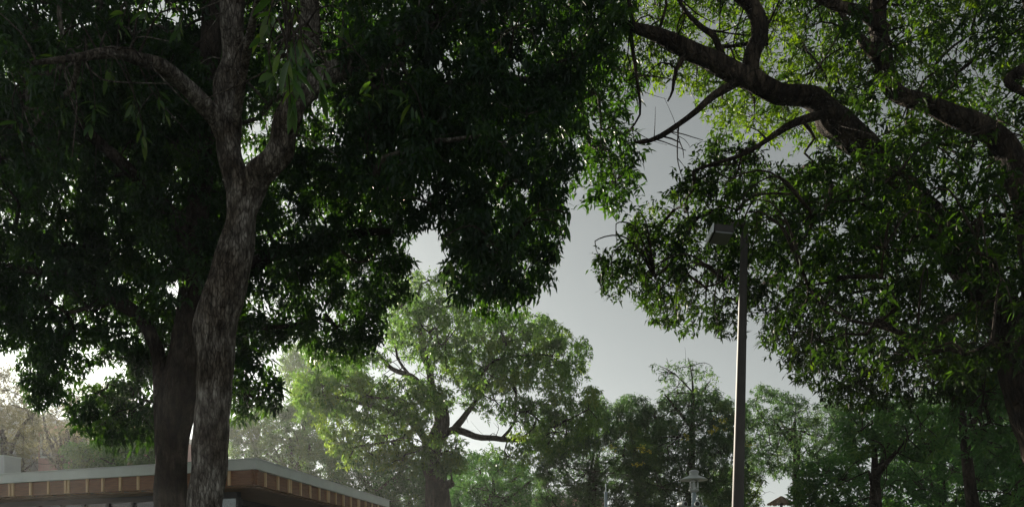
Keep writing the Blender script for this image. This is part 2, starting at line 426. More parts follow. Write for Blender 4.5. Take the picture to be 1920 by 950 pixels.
for (a, b, side) in ((C0, CL, 'L'), (C0, CR, 'R')):
    M, Ln = side_frame(a, b)
    k = .045 if side == 'R' else 0.0
    while k < Ln - .01:
        w = min(2.45, Ln - k)
        bm = bmesh.new(); box(bm, (k + w / 2, .02 + random.uniform(-.0015, .0015), (ZT + ZB) / 2), (w - .005, .04, ZT - ZB), M)
        link('fascia', bm_mesh('fascia', bm), M_FASCIA, pav); k += w
    bm = bmesh.new(); box(bm, (Ln / 2, .015, ZT + .008), (Ln + .03, .07, .012), M)
    link('drip_edge', bm_mesh('drip_edge', bm), M_FASCIA, pav)
    if side == 'L':                        # rafter stations read along the eave
        st = [.55, 1.62, 2.0, 2.38, 2.76, 3.14, 3.48, 3.9, 3.97, 4.36, 4.78, 5.2, 5.28, 5.66, 6.05, 6.45, 6.85, 7.25, 7.65, 8.05, 8.45, 8.85]
    else:
        st = [.42, .86, 1.26, 1.33, 1.72, 2.12, 2.52, 2.9, 2.97, 3.3, 3.7, 4.1, 4.5, 4.57, 4.95, 5.35, 5.75, 6.1]
    rm = None
    for s in st:
        bm = bmesh.new(); box(bm, (s, .045 + .225, ZB - .115), (.046, .45, .23), M, .004)
        link('rafter', bm_mesh('rafter', bm), M_RAFTER, pav)
    ss = [0.0] + st + [Ln]
    for s0, s1 in zip(ss, ss[1:]):
        if s1 - s0 < .12: continue
        bm = bmesh.new(); box(bm, ((s0 + s1) / 2, .085 + random.uniform(-.006, .006), ZB - .12), (s1 - s0 - .05, .03, .235), M)
        link('blocking_panel', bm_mesh('blocking_panel', bm), M_PLY, pav)
    k = 0.02
    while k < Ln - .3:                      # soffit boards run along the eave rafters
        w = min(1.2, Ln - k)
        if side == 'L' or True:
            bm = bmesh.new(); x0 = max(k, .2)
            dp = .42 if side == 'L' else 1.1
            box(bm, ((x0 + k + w) / 2, .17 + dp / 2, ZB - .255 + (0 if side == 'L' else .004)), (max(.05, k + w - x0 - .008), dp, .02), M)
            link('soffit_board', bm_mesh('soffit_board', bm), M_SOFFIT, pav)
        k += w
    # glazed wall set back under the eave
    wy = .55 if side == 'L' else 1.25; s = .75 if side == 'L' else 1.3; zt = ZB - .27
    bm = bmesh.new(); box(bm, (Ln / 2 + s / 2, wy, zt - .05), (Ln - s, .1, .1), M); link('window_head', bm_mesh('window_head', bm), M_FRAME, pav)
    bm = bmesh.new(); box(bm, (Ln / 2 + s / 2, wy, .08), (Ln - s, .1, .16), M); link('window_sill', bm_mesh('window_sill', bm), M_FRAME, pav)
    while s < Ln - .1:
        bm = bmesh.new(); box(bm, (s, wy, (zt - .1 + .16) / 2), (.06, .09, zt - .26), M); link('mullion', bm_mesh('mullion', bm), M_FRAME, pav)
        w = min(.55, Ln - s)
        bm = bmesh.new(); box(bm, (s + w / 2, wy, (zt - .1 + .16) / 2), (w - .064, .012, zt - .26), M); link('window_pane', bm_mesh('window_pane', bm), M_GLASS, pav)
        bm = bmesh.new(); box(bm, (s + w / 2, wy, 2.15), (w - .066, .05, .05), M); link('transom', bm_mesh('transom', bm), M_FRAME, pav)
        s += .55
ML, LL = side_frame(C0, CL); MR, LR = side_frame(C0, CR)
BK = CL + (CR - C0)
bm = bmesh.new()
q = [C0 + Vector((-.03, .05, 0)), CL, BK, CR + Vector((-.02, -.02, 0))]
lo = [bm.verts.new((p.x, p.y, ZB + .002)) for p in q]; hi = [bm.verts.new((p.x, p.y, ZT - .002)) for p in q]
bm.faces.new(lo); bm.faces.new(hi)
for i in range(4): bm.faces.new((lo[i], lo[(i + 1) % 4], hi[(i + 1) % 4], hi[i]))
# shrink so that it sits behind the fascia
cen = sum((v.co for v in bm.verts), Vector()) / 8
for v in bm.verts: v.co.x += (cen.x - v.co.x) * .012; v.co.y += (cen.y - v.co.y) * .018
link('roof_slab', bm_mesh('roof_slab', bm), plain('grey roof membrane', (.35, .36, .35), .8), pav)
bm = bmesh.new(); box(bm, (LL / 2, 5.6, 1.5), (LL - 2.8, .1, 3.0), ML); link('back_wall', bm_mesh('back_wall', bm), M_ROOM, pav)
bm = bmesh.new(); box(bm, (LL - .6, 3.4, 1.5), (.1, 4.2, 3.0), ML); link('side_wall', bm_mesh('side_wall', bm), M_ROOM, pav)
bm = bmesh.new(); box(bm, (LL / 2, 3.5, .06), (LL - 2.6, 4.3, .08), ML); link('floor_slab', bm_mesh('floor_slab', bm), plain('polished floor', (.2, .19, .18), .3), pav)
# rooftop box
rb = empty('roof_unit', (-9.6, 15.0, ZT), 'white boxy housing standing on the pavilion roof at the left edge', 'roof box')
bm = bmesh.new(); box(bm, (6.155, .52, ZT + .205), (.75, .34, .4), ML, .008); link('housing', bm_mesh('housing', bm), M_WHITE, rb)
bm = bmesh.new(); box(bm, (6.155, .52, ZT + .414), (.77, .36, .018), ML); link('cover', bm_mesh('cover', bm), M_FASCIA, rb)

# ------------------------------------------------------------------ far buildings
M_PINK = plain('pink rendered wall', (.5, .27, .24), .85, 0, .12, 2)
M_PALE = plain('white rendered wall', (.68, .68, .66), .85, 0, .08, 2)
M_WIN = glass_mat('far window glass', (.2, .22, .25), .1)
def far_building(label, x0, x1, Y, dep, h, m, nx, nz):
    b = empty('apartment_building', ((x0 + x1) / 2, Y, 0), label, 'building')
    bm = bmesh.new(); box(bm, ((x0 + x1) / 2, Y + dep / 2, h / 2), (x1 - x0, dep, h)); link('wall', bm_mesh('wall', bm), m, b)
    bm = bmesh.new(); box(bm, ((x0 + x1) / 2, Y + dep / 2, h + .15), (x1 - x0 + .4, dep + .4, .3)); link('parapet', bm_mesh('parapet', bm), M_PALE, b)
    for i in range(nx):
        for k in range(nz):
            cx = x0 + (i + .5) * (x1 - x0) / nx; cz = (k + .55) * h / nz
            bm = bmesh.new()
            for dx, dz, sx, sz in ((-.6, 0, .1, 1.4), (.6, 0, .1, 1.4), (0, .65, 1.1, .1), (0, -.65, 1.1, .1), (0, 0, .06, 1.2)): box(bm, (cx + dx, Y - .03, cz + dz), (sx, .1, sz))
            w = link('window', bm_mesh('window', bm), M_PALE, b)
            bm = bmesh.new(); box(bm, (cx, Y - .012, cz), (1.1, .02, 1.2)); p = link('pane', bm_mesh('pane', bm), M_WIN, b)
    return b
far_building('white apartment block at the far left edge beyond the hazy bare trees', -38, -28.4, 46, 8, 11.5, M_PALE, 3, 4)
far_building('pink apartment block showing through the hazy sparse trees above the pavilion roof', -28.0, -21.6, 47.5, 9, 11.0, M_PINK, 4, 4)
far_building('salmon coloured house glimpsed low between the green trees right of the big trunk', .2, 6.5, 56, 6, 7.6, M_PINK, 2, 2)

# ================================================================== TREES
G = lambda lst, Y: px_pts(lst, Y)
# --- forked pale tree in front
YA = 10.0
trunkA = G([(372, 1345, 110), (380, 1220, 76), (384, 1080, 66), (386, 950, 63), (392, 850, 63), (399, 740, 60), (402, 660, 66), (403, 605, 76), (424, 545, 70), (441, 480, 66), (452, 425, 52), (457, 375, 54), (452, 345, 50)], YA)
limbsA = [
    G([(462, 400, 40), (446, 352, 46), (432, 285, 42), (430, 200, 42), (434, 100, 41), (428, 0, 42), (424, -160, 36), (434, -420, 20)], YA),
    G([(454, 410, 36), (478, 352, 48), (508, 305, 48, 9.9), (530, 250, 46, 9.8), (556, 190, 42, 9.7), (572, 100, 38, 9.6), (580, 0, 36, 9.5), (592, -220, 22, 9.3)], YA),
    G([(430, 290, 26), (408, 230, 34, 9.9), (378, 198, 32, 9.7), (345, 163, 29, 9.5), (308, 130, 27, 9.2), (268, 115, 24, 9.0), (212, 98, 20, 8.6), (140, 108, 13, 8.2), (60, 118, 8, 7.8)], YA),
    G([(548, 205, 30, 9.7), (600, 150, 36, 9.7), (660, 118, 34, 9.8), (740, 78, 30, 9.9), (835, 30, 24, 10), (930, 5, 18, 10.2), (1030, -20, 10, 10.4)], YA),
    G([(556, 190, 20, 9.7), (556, 130, 16, 9.0), (545, 70, 12, 8.0), (540, 50, 8, 7.0), (538, 90, 5, 6.4)], YA),
    G([(438, 250, 18, 10), (470, 60, 14, 9.2), (520, -60, 10, 8.0), (700, -120, 8, 7.0)], YA),
]
crownA = [
    dict(poly=[(-120, -380), (250, -400), (230, 20), (200, 250), (120, 380), (-120, 330)], Y0=8.6, Y1=13.5, lai=6.2, leaf=(.128, .037, 9), sp=44, droop=-.55),
    dict(poly=[(200, -400), (700, -420), (700, 180), (620, 300), (480, 330), (420, 250), (300, 330), (170, 300)], Y0=10.9, Y1=14, lai=6.5, leaf=(.128, .037, 9), sp=44, droop=-.55),
    dict(poly=[(590, -400), (1150, -300), (1185, 40), (1120, 200), (1060, 160), (900, 240), (700, 260), (620, 200)], Y0=8.8, Y1=13.5, lai=8, leaf=(.128, .037, 9), sp=44, droop=-.55),
    dict(poly=[(620, 120), (900, 150), (1080, 130), (1100, 230), (1072, 330), (1074, 400), (1066, 470), (1034, 500), (1024, 548), (960, 572), (895, 590), (853, 562), (836, 490), (835, 425), (800, 420), (765, 435), (730, 400), (640, 330)], Y0=8.8, Y1=12.5, lai=10, leaf=(.128, .037, 9), sp=42, droop=-.65),
    dict(poly=[(1060, 60), (1180, 40), (1215, 150), (1190, 220), (1210, 330), (1200, 390), (1130, 400), (1085, 360), (1050, 250)], Y0=10.5, Y1=13, lai=3.8, leaf=(.14, .042, 8), sp=36, droop=-.3, shift=.2),
]
for c_ in crownA: c_['gaps'] = GAPS
tA, spA, _ = make_tree('broadleaf_tree', 'tall pale barked tree with a forked trunk and dark drooping leaves before the pavilion', (P(372, 1345, YA).x, YA, 0), trunkA, limbsA, crownA, M_MANGO, B_PALE, .045, .009, .1, sides=44, step=.05, shape=LEAF8)
# the hanging leaves that can be picked apart
def sprays(tree, spots, spine, bark, m, L, Wd, aspect, K, droop, bend, rng, vm=.5):
    tubes, frs = [], []
    for px, py, Y, k in spots:
        c = np.array(P(px, py, Y)); nodes = spine
        a = nodes[np.argmin(np.linalg.norm(nodes - c, axis=1) + np.maximum(0, c[2] - nodes[:, 2]) * .4)]
        top = c + np.array([rng.normal(0, .06), rng.normal(0, .06), .28])
        tubes.append(tube_arrays([(*a, .014), (*(a * .5 + top * .5 + [0, 0, .25]), .009), (*top, .006), (*c, .003)], 5, .12)[:2])
        cc = c + (top - c) * rng.uniform(-.1, 1.0, (k, 1)) ** 1.5
        z = 1 if Y < 7.6 else .74
        frs.append(rosettes(cc, 1, L * z, Wd * z, droop, .06, rng, rng.normal(vm, .22, k)))
    fr = tuple(np.concatenate([f[i] for f in frs]) for i in range(7))
    tag(link('twigs', join_tubes('twigs', tubes), bark, tree), kind='stuff')
    leaf_objects(tree, fr, m, aspect, bend)
spotsA = [(495, 75, 6.6, 11), (530, 110, 6.3, 13), (560, 160, 6.2, 13), (545, 195, 6.1, 14), (575, 130, 6.6, 10), (515, 150, 6.5, 12), (600, 175, 6.8, 9), (505, 30, 6.8, 10), (560, 60, 6.8, 10),
          (1052, 450, 8.6, 9), (846, 500, 8.4, 7), (1040, 480, 9, 6), (100, 120, 8.6, 12), (150, 170, 8.6, 13), (200, 150, 8.6, 12), (250, 205, 8.6, 12), (170, 240, 8.6, 12), (120, 220, 8.7, 11),
          (270, 260, 8.7, 11), (310, 215, 8.7, 10), (60, 170, 8.6, 11), (220, 60, 8.5, 10), (330, 60, 8.6, 9), (270, 40, 8.6, 9), (40, 250, 8.8, 10), (700, 190, 8.6, 9), (780, 210, 8.6, 9), (640, 60, 8.5, 9)]
sprays(tA, spotsA, spA, B_DARK, M_SPRAY, .22, .055, .27, 10, -.75, .28, RNG)

# --- thick dark tree close behind it
YB = 11.4
trunkB = G([(316, 1310, 110), (319, 1180, 76), (320, 1050, 64), (321, 950, 60), (321, 840, 58), (335, 740, 68), (347, 680, 66), (357, 610, 54), (366, 530, 50), (369, 450, 44), (379, 300, 40), (392, 130, 38), (398, 0, 34), (400, -200, 22)], YB)
limbsB = [
    G([(314, 900, 34, 11.4), (309, 840, 32, 11.4), (306, 740, 28, 11.5), (290, 640, 26, 11.7), (230, 570, 28, 11.8), (130, 520, 20, 12), (20, 500, 12, 12.2)], YB),
    G([(366, 500, 30), (320, 400, 26), (220, 300, 22, 11.2), (110, 190, 22, 11), (20, 90, 24, 11), (-60, 110, 18, 11)], YB),
    G([(360, 590, 34), (440, 520, 30, 11.8), (540, 470, 24, 12), (660, 440, 18, 12.2), (740, 430, 8, 12.2)], YB),
]
crownB = [
    dict(poly=[(-140, 60), (380, 60), (430, 300), (440, 500), (400, 560), (380, 690), (300, 700), (240, 690), (180, 705), (140, 728), (110, 755), (70, 757), (40, 715), (32, 665), (0, 645), (-140, 640)], Y0=11, Y1=14.5, lai=12, leaf=(.128, .038, 9), sp=42),
    dict(poly=[(140, 725), (180, 690), (290, 690), (310, 740), (310, 830), (240, 828), (185, 828), (136, 806), (130, 770)], Y0=11.4, Y1=13, lai=8, leaf=(.16, .046, 8), sp=30, shift=.12),
    dict(poly=[(420, 330), (620, 280), (780, 300), (765, 440), (762, 545), (722, 615), (687, 660), (627, 698), (578, 690), (558, 634), (520, 645), (500, 675), (430, 695)], Y0=10.9, Y1=14, lai=11, leaf=(.128, .038, 9), sp=40),
    dict(poly=[(420, 640), (500, 665), (535, 705), (532, 750), (475, 786), (425, 792)], Y0=11.2, Y1=13, lai=8, leaf=(.15, .044, 8), sp=28, shift=.1),
    dict(poly=[(230, 60), (400, 40), (412, 300), (405, 540), (330, 560), (250, 560)], Y0=10.5, Y1=11.0, lai=3.5, leaf=(.128, .038, 9), sp=44, layers=1),
]
for c_ in crownB: c_['gaps'] = GAPS
tB, spB, _ = make_tree('broadleaf_tree', 'dark thick trunked tree close behind the forked pale trunk, its crown hanging over the pavilion', (P(318, 1310, YB).x, YB, 0), trunkB, limbsB, crownB, M_MANGO, B_DARK, .04, .009, .08, sides=26, step=.07, shape=LEAF6)

# --- spreading tree on the right
YC = 9.4
trunkC = G([(2010, 1350, 130), (2000, 1150, 100), (2010, 950, 90), (1972, 840, 84), (1938, 765, 80), (1922, 710, 84), (1900, 640, 72, 9.6), (1860, 560, 66, 9.9), (1800, 480, 62, 10.3), (1760, 430, 58, 10.5)], YC)
limbsC = [
    G([(1800, 480, 49, 10.3), (1740, 410, 49, 10.6), (1680, 340, 47, 10.7), (1620, 280, 49, 10.6), (1565, 222, 54, 10.4), (1530, 196, 44, 10.3), (1480, 180, 35, 10.1), (1430, 162, 37, 10), (1405, 148, 38, 10), (1350, 120, 37, 10), (1290, 95, 31, 10), (1220, 66, 23, 10), (1160, 40, 12, 10.1)], YC),
    G([(1408, 155, 30, 10), (1412, 100, 31, 10), (1424, 55, 30, 10), (1410, 10, 28, 10), (1370, -30, 23, 10), (1330, -120, 14, 10)], YC),
    G([(1960, 620, 61, 8.8), (1930, 400, 49, 8.8), (1890, 300, 44, 8.9), (1840, 240, 38, 9), (1760, 205, 33, 9.1), (1690, 182, 30, 9.2), (1655, 110, 31, 9.3), (1645, 40, 28, 9.4), (1650, -120, 21, 9.4)], YC),
    G([(1662, 60, 23, 9.3), (1620, 30, 21, 9.3), (1560, 5, 17, 9.3), (1510, -15, 14, 9.3), (1400, -60, 9, 9.4)], YC),
    G([(1385, 152, 17, 10), (1340, 180, 14, 10), (1290, 220, 10, 10), (1240, 255, 9, 10), (1200, 268, 5, 10), (1190, 262, 3, 10)], YC),
    G([(1540, 215, 16, 9.8), (1490, 230, 14, 9.6), (1440, 262, 10, 9.5), (1390, 290, 8, 9.4), (1300, 320, 5, 9.3)], YC),
    G([(1290, 96, 12, 10), (1268, 130, 8, 10), (1262, 170, 5, 10), (1252, 190, 3, 10)], YC),
    G([(1360, 120, 14, 10), (1340, 70, 12, 10), (1320, 55, 10, 10), (1285, 20, 7, 10.1), (1250, -40, 5, 10.2)], YC),
    G([(1655, 120, 19, 9.3), (1600, 60, 16, 9.3), (1580, 30, 9, 9.3), (1540, -40, 7, 9.3)], YC),
    G([(1208, 62, 10, 10), (1185, 40, 8, 10), (1178, 0, 7, 10), (1150, -60, 5, 10)], YC),
    G([(1180, 48, 8, 10.1), (1196, 160, 6, 10.3), (1200, 215, 4, 10.4), (1175, 250, 3, 10.4)], YC),
    G([(1930, 180, 10, 8.4), (1890, 150, 17, 8.4), (1960, 120, 23, 8.4), (2040, 140, 26, 8.6)], YC),
]
lC = (.098, .032, 8)
crownC = [
    dict(poly=[(1180, -280), (1560, -300), (1560, 60), (1640, 200), (1540, 280), (1450, 265), (1330, 235), (1300, 170), (1230, 155), (1160, 120)], Y0=10.4, Y1=14, lai=3.6, leaf=lC, sp=34, droop=-.2, shift=.3),  # shift puts the sun-through glow into the leaf colour, lighter here
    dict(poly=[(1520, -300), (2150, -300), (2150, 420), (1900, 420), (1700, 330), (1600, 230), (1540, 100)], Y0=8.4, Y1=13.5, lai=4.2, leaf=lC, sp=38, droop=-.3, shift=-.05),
    dict(poly=[(1108, 490), (1175, 440), (1210, 395), (1255, 335), (1330, 255), (1450, 290), (1600, 280), (1780, 360), (1940, 420), (2150, 420), (2150, 700), (1870, 690), (1830, 770), (1760, 750), (1640, 758), (1575, 760), (1525, 728), (1478, 696), (1436, 645), (1408, 610), (1330, 628), (1230, 596), (1200, 552), (1140, 545)], Y0=8.6, Y1=12.8, lai=6.3, leaf=lC, sp=38, droop=-.35, shift=-.24),  # shade of the thick lower crown painted in: leaf colour shifted darker
    dict(poly=[(1470, 340), (1600, 300), (1680, 250), (1960, 330), (1960, 680), (1850, 720), (1640, 735), (1520, 690), (1450, 600), (1440, 470)], Y0=6.9, Y1=8.6, lai=1.7, leaf=lC, sp=46, droop=-.35, layers=2, shift=-.25),  # front layer, crown shade also painted in by darker leaf colour
]
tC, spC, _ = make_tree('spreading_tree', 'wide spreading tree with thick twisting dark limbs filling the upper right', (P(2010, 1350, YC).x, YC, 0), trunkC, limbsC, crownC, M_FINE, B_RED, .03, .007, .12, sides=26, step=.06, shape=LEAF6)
spotsC = [(1400, 455, 7.1, 9), (1420, 440, 7.0, 9), (1385, 425, 7.1, 8), (1440, 470, 7.2, 9), (1410, 480, 7.2, 7), (1370, 410, 7.2, 8), (1130, 490, 8.6, 12), (1150, 520, 8.6, 12), (1160, 470, 8.6, 12), (1180, 540, 8.7, 11), (1195, 500, 8.6, 11), (1190, 440, 8.8, 11), (1220, 560, 8.6, 11), (1240, 590, 8.6, 11),  (1270, 600, 8.6, 10), (1300, 615, 8.6, 10), (1350, 620, 8.4, 10),
          (1450, 640, 8.5, 10), (1480, 690, 8.5, 10), (1530, 720, 8.6, 9), (1720, 430, 7.4, 12), (1760, 480, 7.2, 12), (1740, 560, 7.4, 11), (1860, 520, 7, 12), (1890, 440, 7.2, 11), (1820, 350, 7.4, 11), (1680, 510, 7.6, 11), (1900, 580, 7, 12)]
sprays(tC, spotsC, spC, B_DARK, M_FINE, .13, .04, .28, 10, -.35, .25, RNG, .32)

# --- sunlit tree in the middle
YD = 22.0
trunkD = G([(826, 1205, 95), (824, 1050, 56), (822, 950, 48), (818, 905, 42), (808, 865, 38), (815, 830, 32), (828, 795, 30), (826, 760, 26)], YD)
limbsD = [
    G([(820, 830, 14), (848, 806, 14), (890, 816, 12), (940, 822, 10), (990, 826, 8), (1060, 835, 4)], YD),
    G([(828, 790, 16), (815, 745, 15), (805, 700, 14), (790, 640, 12), (780, 580, 8), (790, 530, 4)], YD),
    G([(812, 845, 16), (770, 790, 14, 21.6), (700, 760, 10, 21.2), (610, 740, 5, 21)], YD),
    G([(815, 745, 12), (770, 705, 10), (735, 690, 8), (700, 655, 6), (650, 640, 4)], YD),
    G([(770, 705, 6), (745, 670, 5), (740, 625, 4), (720, 600, 3)], YD),
    G([(850, 806, 14), (880, 770, 10, 22.5), (905, 735, 7, 22.8), (960, 690, 5, 23)], YD),
    G([(940, 822, 6), (965, 790, 5), (968, 735, 5), (962, 700, 4), (1000, 650, 3)], YD),
    G([(822, 905, 20), (838, 908, 18, 21.8), (848, 905, 15, 21.7)], YD),
]
lD = (.12, .04, 8)
crownD = [
    dict(poly=[(745, 525), (775, 508), (840, 515), (885, 570), (885, 640), (850, 700), (780, 690), (720, 640), (715, 580)], Y0=20.5, Y1=24, lai=5.2, leaf=lD, sp=23),
    dict(poly=[(870, 610), (930, 580), (985, 575), (1050, 600), (1108, 655), (1108, 705), (1060, 735), (985, 735), (900, 745), (860, 700)], Y0=20, Y1=25, lai=5.2, leaf=lD, sp=23),
    dict(poly=[(530, 700), (600, 690), (680, 690), (760, 705), (850, 725), (850, 770), (800, 800), (720, 800), (640, 795), (560, 785)], Y0=19.5, Y1=24, lai=5.2, leaf=lD, sp=23, shift=.14),
    dict(poly=[(590, 780), (700, 785), (770, 800), (780, 850), (745, 868), (680, 880), (625, 850)], Y0=20, Y1=23, lai=5.2, leaf=lD, sp=23, shift=.42),  # sunlit lower left painted in: leaf colour shifted towards yellow
    dict(poly=[(950, 770), (1020, 735), (1120, 730), (1150, 780), (1110, 845), (1000, 862), (940, 850), (985, 810)], Y0=20, Y1=25, lai=5.2, leaf=lD, sp=23, shift=-.1),
    dict(poly=[(770, 835), (850, 820), (880, 850), (855, 890), (790, 890)], Y0=20.5, Y1=22.5, lai=3.0, leaf=lD, sp=23, shift=-.15),
    dict(poly=[(560, 650), (680, 655), (720, 640), (740, 690), (640, 700), (560, 690)], Y0=20.5, Y1=23, lai=2.6, leaf=lD, sp=23),
]
crownD += [
    dict(poly=[(860, 690), (960, 715), (1010, 755), (985, 800), (910, 785), (850, 760)], Y0=21, Y1=24, lai=2.2, leaf=lD, sp=22, layers=2),
    dict(poly=[(870, 830), (930, 835), (1000, 850), (1010, 880), (930, 870)], Y0=21, Y1=24, lai=2, leaf=lD, sp=20, layers=2),
    dict(poly=[(560, 690), (700, 690), (800, 720), (850, 760), (810, 800), (700, 800), (580, 780)], Y0=19.3, Y1=20.6, lai=2.4, leaf=lD, sp=26, layers=1),
    dict(poly=[(740, 560), (850, 560), (960, 590), (1080, 640), (1090, 700), (960, 725), (880, 740), (800, 700), (740, 640)], Y0=19.3, Y1=20.6, lai=2.6, leaf=lD, sp=26, layers=1),
    dict(poly=[(760, 800), (870, 815), (885, 870), (850, 895), (760, 880), (640, 880), (620, 820)], Y0=19.6, Y1=21.2, lai=3, leaf=lD, sp=22, layers=2, shift=.1),
    dict(poly=[(930, 745), (1120, 730), (1140, 800), (1060, 850), (960, 840)], Y0=19.6, Y1=21, lai=2.4, leaf=lD, sp=24, layers=1, shift=-.05)]
make_tree('broadleaf_tree', 'rounded sunlit green tree with open crown and stubby dark trunk right of the pavilion', (P(826, 1205, YD).x, YD, 0), trunkD, limbsD, crownD, M_MID, B_DARK, .04, .012, .07, sides=18, step=.15)

# --- trees behind, each with trunk, branches and its own crown
def back_tree(name, label, Y, tx, tw, top, polys, leaf, leafdim, bark=B_DARK, lean=0, br=.025, group='background trees', tight=.3, extra=(), cat='tree'):
    """tx: trunk pixel column; top: pixel row where the trunk ends; polys: (outline, blobs, leaf area index, colour shift)"""
    gy = HZ + EYE / Y * F
    tr = G([(tx, gy, tw * 1.4), (tx + lean * .2, gy * .6 + top * .4, tw), (tx + lean * .6, gy * .3 + top * .7, tw * .75), (tx + lean, top, tw * .25)], Y)
    lb = []
    for k in range(3):
        a = RNG.uniform(-1, 1); y0 = top + (gy - top) * RNG.uniform(.1, .35)
        lb.append(G([(tx + lean * .5, y0, tw * .4), (tx + lean * .7 + a * 40, y0 - 30, tw * .28, Y + RNG.uniform(-.6, .6)), (tx + lean + a * 80, y0 - 60, tw * .1, Y + RNG.uniform(-1, 1))], Y))
    lb += [G(e, Y) for e in extra]
    crs = [dict(poly=p, Y0=Y - dy, Y1=Y + dy, lai=lai * 2.0, leaf=(leafdim[0] * .8, leafdim[1] * .85, leafdim[2]), sp=19, mg=.1, shift=sh, droop=-.25) for p, n, lai, sh, dy in polys]
    return make_tree(name, label, (P(tx, gy, Y).x, Y, 0), tr, lb, crs, leaf, bark, br, .012, .06, group, sides=10, step=.3, cat=cat)
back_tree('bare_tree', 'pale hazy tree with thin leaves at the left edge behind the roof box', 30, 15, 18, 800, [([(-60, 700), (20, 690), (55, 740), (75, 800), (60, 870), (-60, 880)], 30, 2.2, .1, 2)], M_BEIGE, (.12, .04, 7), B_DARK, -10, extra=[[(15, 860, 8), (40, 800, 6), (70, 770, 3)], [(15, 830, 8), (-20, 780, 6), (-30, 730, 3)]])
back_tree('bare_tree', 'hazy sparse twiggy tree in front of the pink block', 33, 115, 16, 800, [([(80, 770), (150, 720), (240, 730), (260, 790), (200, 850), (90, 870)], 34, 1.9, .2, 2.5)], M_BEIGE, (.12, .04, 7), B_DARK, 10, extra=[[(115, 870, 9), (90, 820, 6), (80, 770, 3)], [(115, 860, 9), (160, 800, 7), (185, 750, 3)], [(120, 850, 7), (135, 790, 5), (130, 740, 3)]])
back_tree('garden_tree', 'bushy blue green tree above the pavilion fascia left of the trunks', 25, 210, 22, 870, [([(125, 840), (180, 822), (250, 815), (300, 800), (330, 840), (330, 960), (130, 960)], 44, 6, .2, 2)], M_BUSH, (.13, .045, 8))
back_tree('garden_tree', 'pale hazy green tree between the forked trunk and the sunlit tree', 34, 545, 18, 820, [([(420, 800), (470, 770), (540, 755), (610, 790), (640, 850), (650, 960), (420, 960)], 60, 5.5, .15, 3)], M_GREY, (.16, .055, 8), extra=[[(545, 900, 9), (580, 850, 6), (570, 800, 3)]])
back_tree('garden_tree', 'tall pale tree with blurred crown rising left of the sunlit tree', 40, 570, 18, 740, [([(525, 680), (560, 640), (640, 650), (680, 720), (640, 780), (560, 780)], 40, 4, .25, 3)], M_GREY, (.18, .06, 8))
back_tree('garden_tree', 'fresh green bushy tree at the right end of the pavilion roof', 25, 690, 20, 900, [([(610, 860), (660, 850), (740, 870), (800, 880), (800, 970), (640, 970)], 44, 4.2, .15, 2)], M_BUSH, (.13, .045, 8))
back_tree('garden_tree', 'soft green layered tree right of the stubby dark trunk', 29, 925, 20, 900, [([(845, 900), (880, 855), (940, 862), (985, 880), (990, 970), (850, 970)], 44, 3.6, .05, 2.5)], M_BUSH, (.14, .045, 8), extra=[[(925, 940, 7), (905, 900, 4), (900, 880, 3)]])
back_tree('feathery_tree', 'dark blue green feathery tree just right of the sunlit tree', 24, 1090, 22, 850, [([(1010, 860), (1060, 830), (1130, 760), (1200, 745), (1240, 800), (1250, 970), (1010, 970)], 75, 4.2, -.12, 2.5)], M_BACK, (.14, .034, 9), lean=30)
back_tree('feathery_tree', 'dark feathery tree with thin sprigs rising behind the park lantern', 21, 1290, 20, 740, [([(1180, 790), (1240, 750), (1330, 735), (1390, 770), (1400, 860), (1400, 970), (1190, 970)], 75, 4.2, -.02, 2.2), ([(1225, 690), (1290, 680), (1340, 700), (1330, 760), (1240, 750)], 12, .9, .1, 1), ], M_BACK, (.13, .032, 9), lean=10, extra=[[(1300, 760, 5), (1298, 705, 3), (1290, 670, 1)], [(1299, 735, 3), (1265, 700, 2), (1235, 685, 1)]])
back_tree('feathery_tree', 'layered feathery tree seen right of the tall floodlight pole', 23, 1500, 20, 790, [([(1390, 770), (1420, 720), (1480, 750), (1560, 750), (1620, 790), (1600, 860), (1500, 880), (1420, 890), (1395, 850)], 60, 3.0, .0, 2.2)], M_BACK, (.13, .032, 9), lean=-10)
back_tree('feathery_tree', 'yellow green small tree beside the bright gap under the floodlight pole', 26, 1395, 14, 920, [([(1330, 880), (1400, 870), (1430, 900), (1425, 970), (1330, 970)], 26, 3.4, .25, 2)], M_FINE, (.13, .034, 8))
back_tree('leafy_tree', 'small tree with grey trunk and bright broad leaves at lower right', 14, 1646, 34, 840, [([(1570, 800), (1600, 755), (1700, 750), (1770, 770), (1790, 840), (1740, 870), (1680, 850), (1600, 850)], 46, 3.4, .12, 1.6)], M_BUSH, (.17, .05, 8), B_DARK, -6)
back_tree('leafy_tree', 'slender dark leaning tree at the lower right between the grey trunk and the edge', 11.5, 1846, 27, 690, [([(1760, 640), (1900, 620), (1980, 700), (1980, 960), (1900, 960), (1880, 860), (1800, 840), (1770, 760)], 50, 2.6, .0, 1.6)], M_BUSH, (.17, .055, 7), B_DARK, -52, extra=[[(1820, 800, 12), (1842, 760, 9), (1850, 720, 7), (1853, 680, 5)]])
back_tree('garden_bush', 'rounded leafy green bush at the lower right beneath the feathery tree', 18, 1560, 16, 920, [([(1480, 930), (1500, 880), (1560, 850), (1620, 850), (1650, 890), (1660, 980), (1480, 980)], 48, 4.4, .1, 1.6)], M_BUSH, (.13, .05, 8), cat='bush', group=None)
back_tree('garden_bush', 'dark shrubbery behind the slender tree at the lower right corner', 19, 1770, 16, 900, [([(1650, 880), (1720, 850), (1820, 830), (1950, 820), (1980, 980), (1650, 980)], 60, 4.6, -.1, 2)], M_BUSH, (.15, .055, 8), cat='bush', group=None)
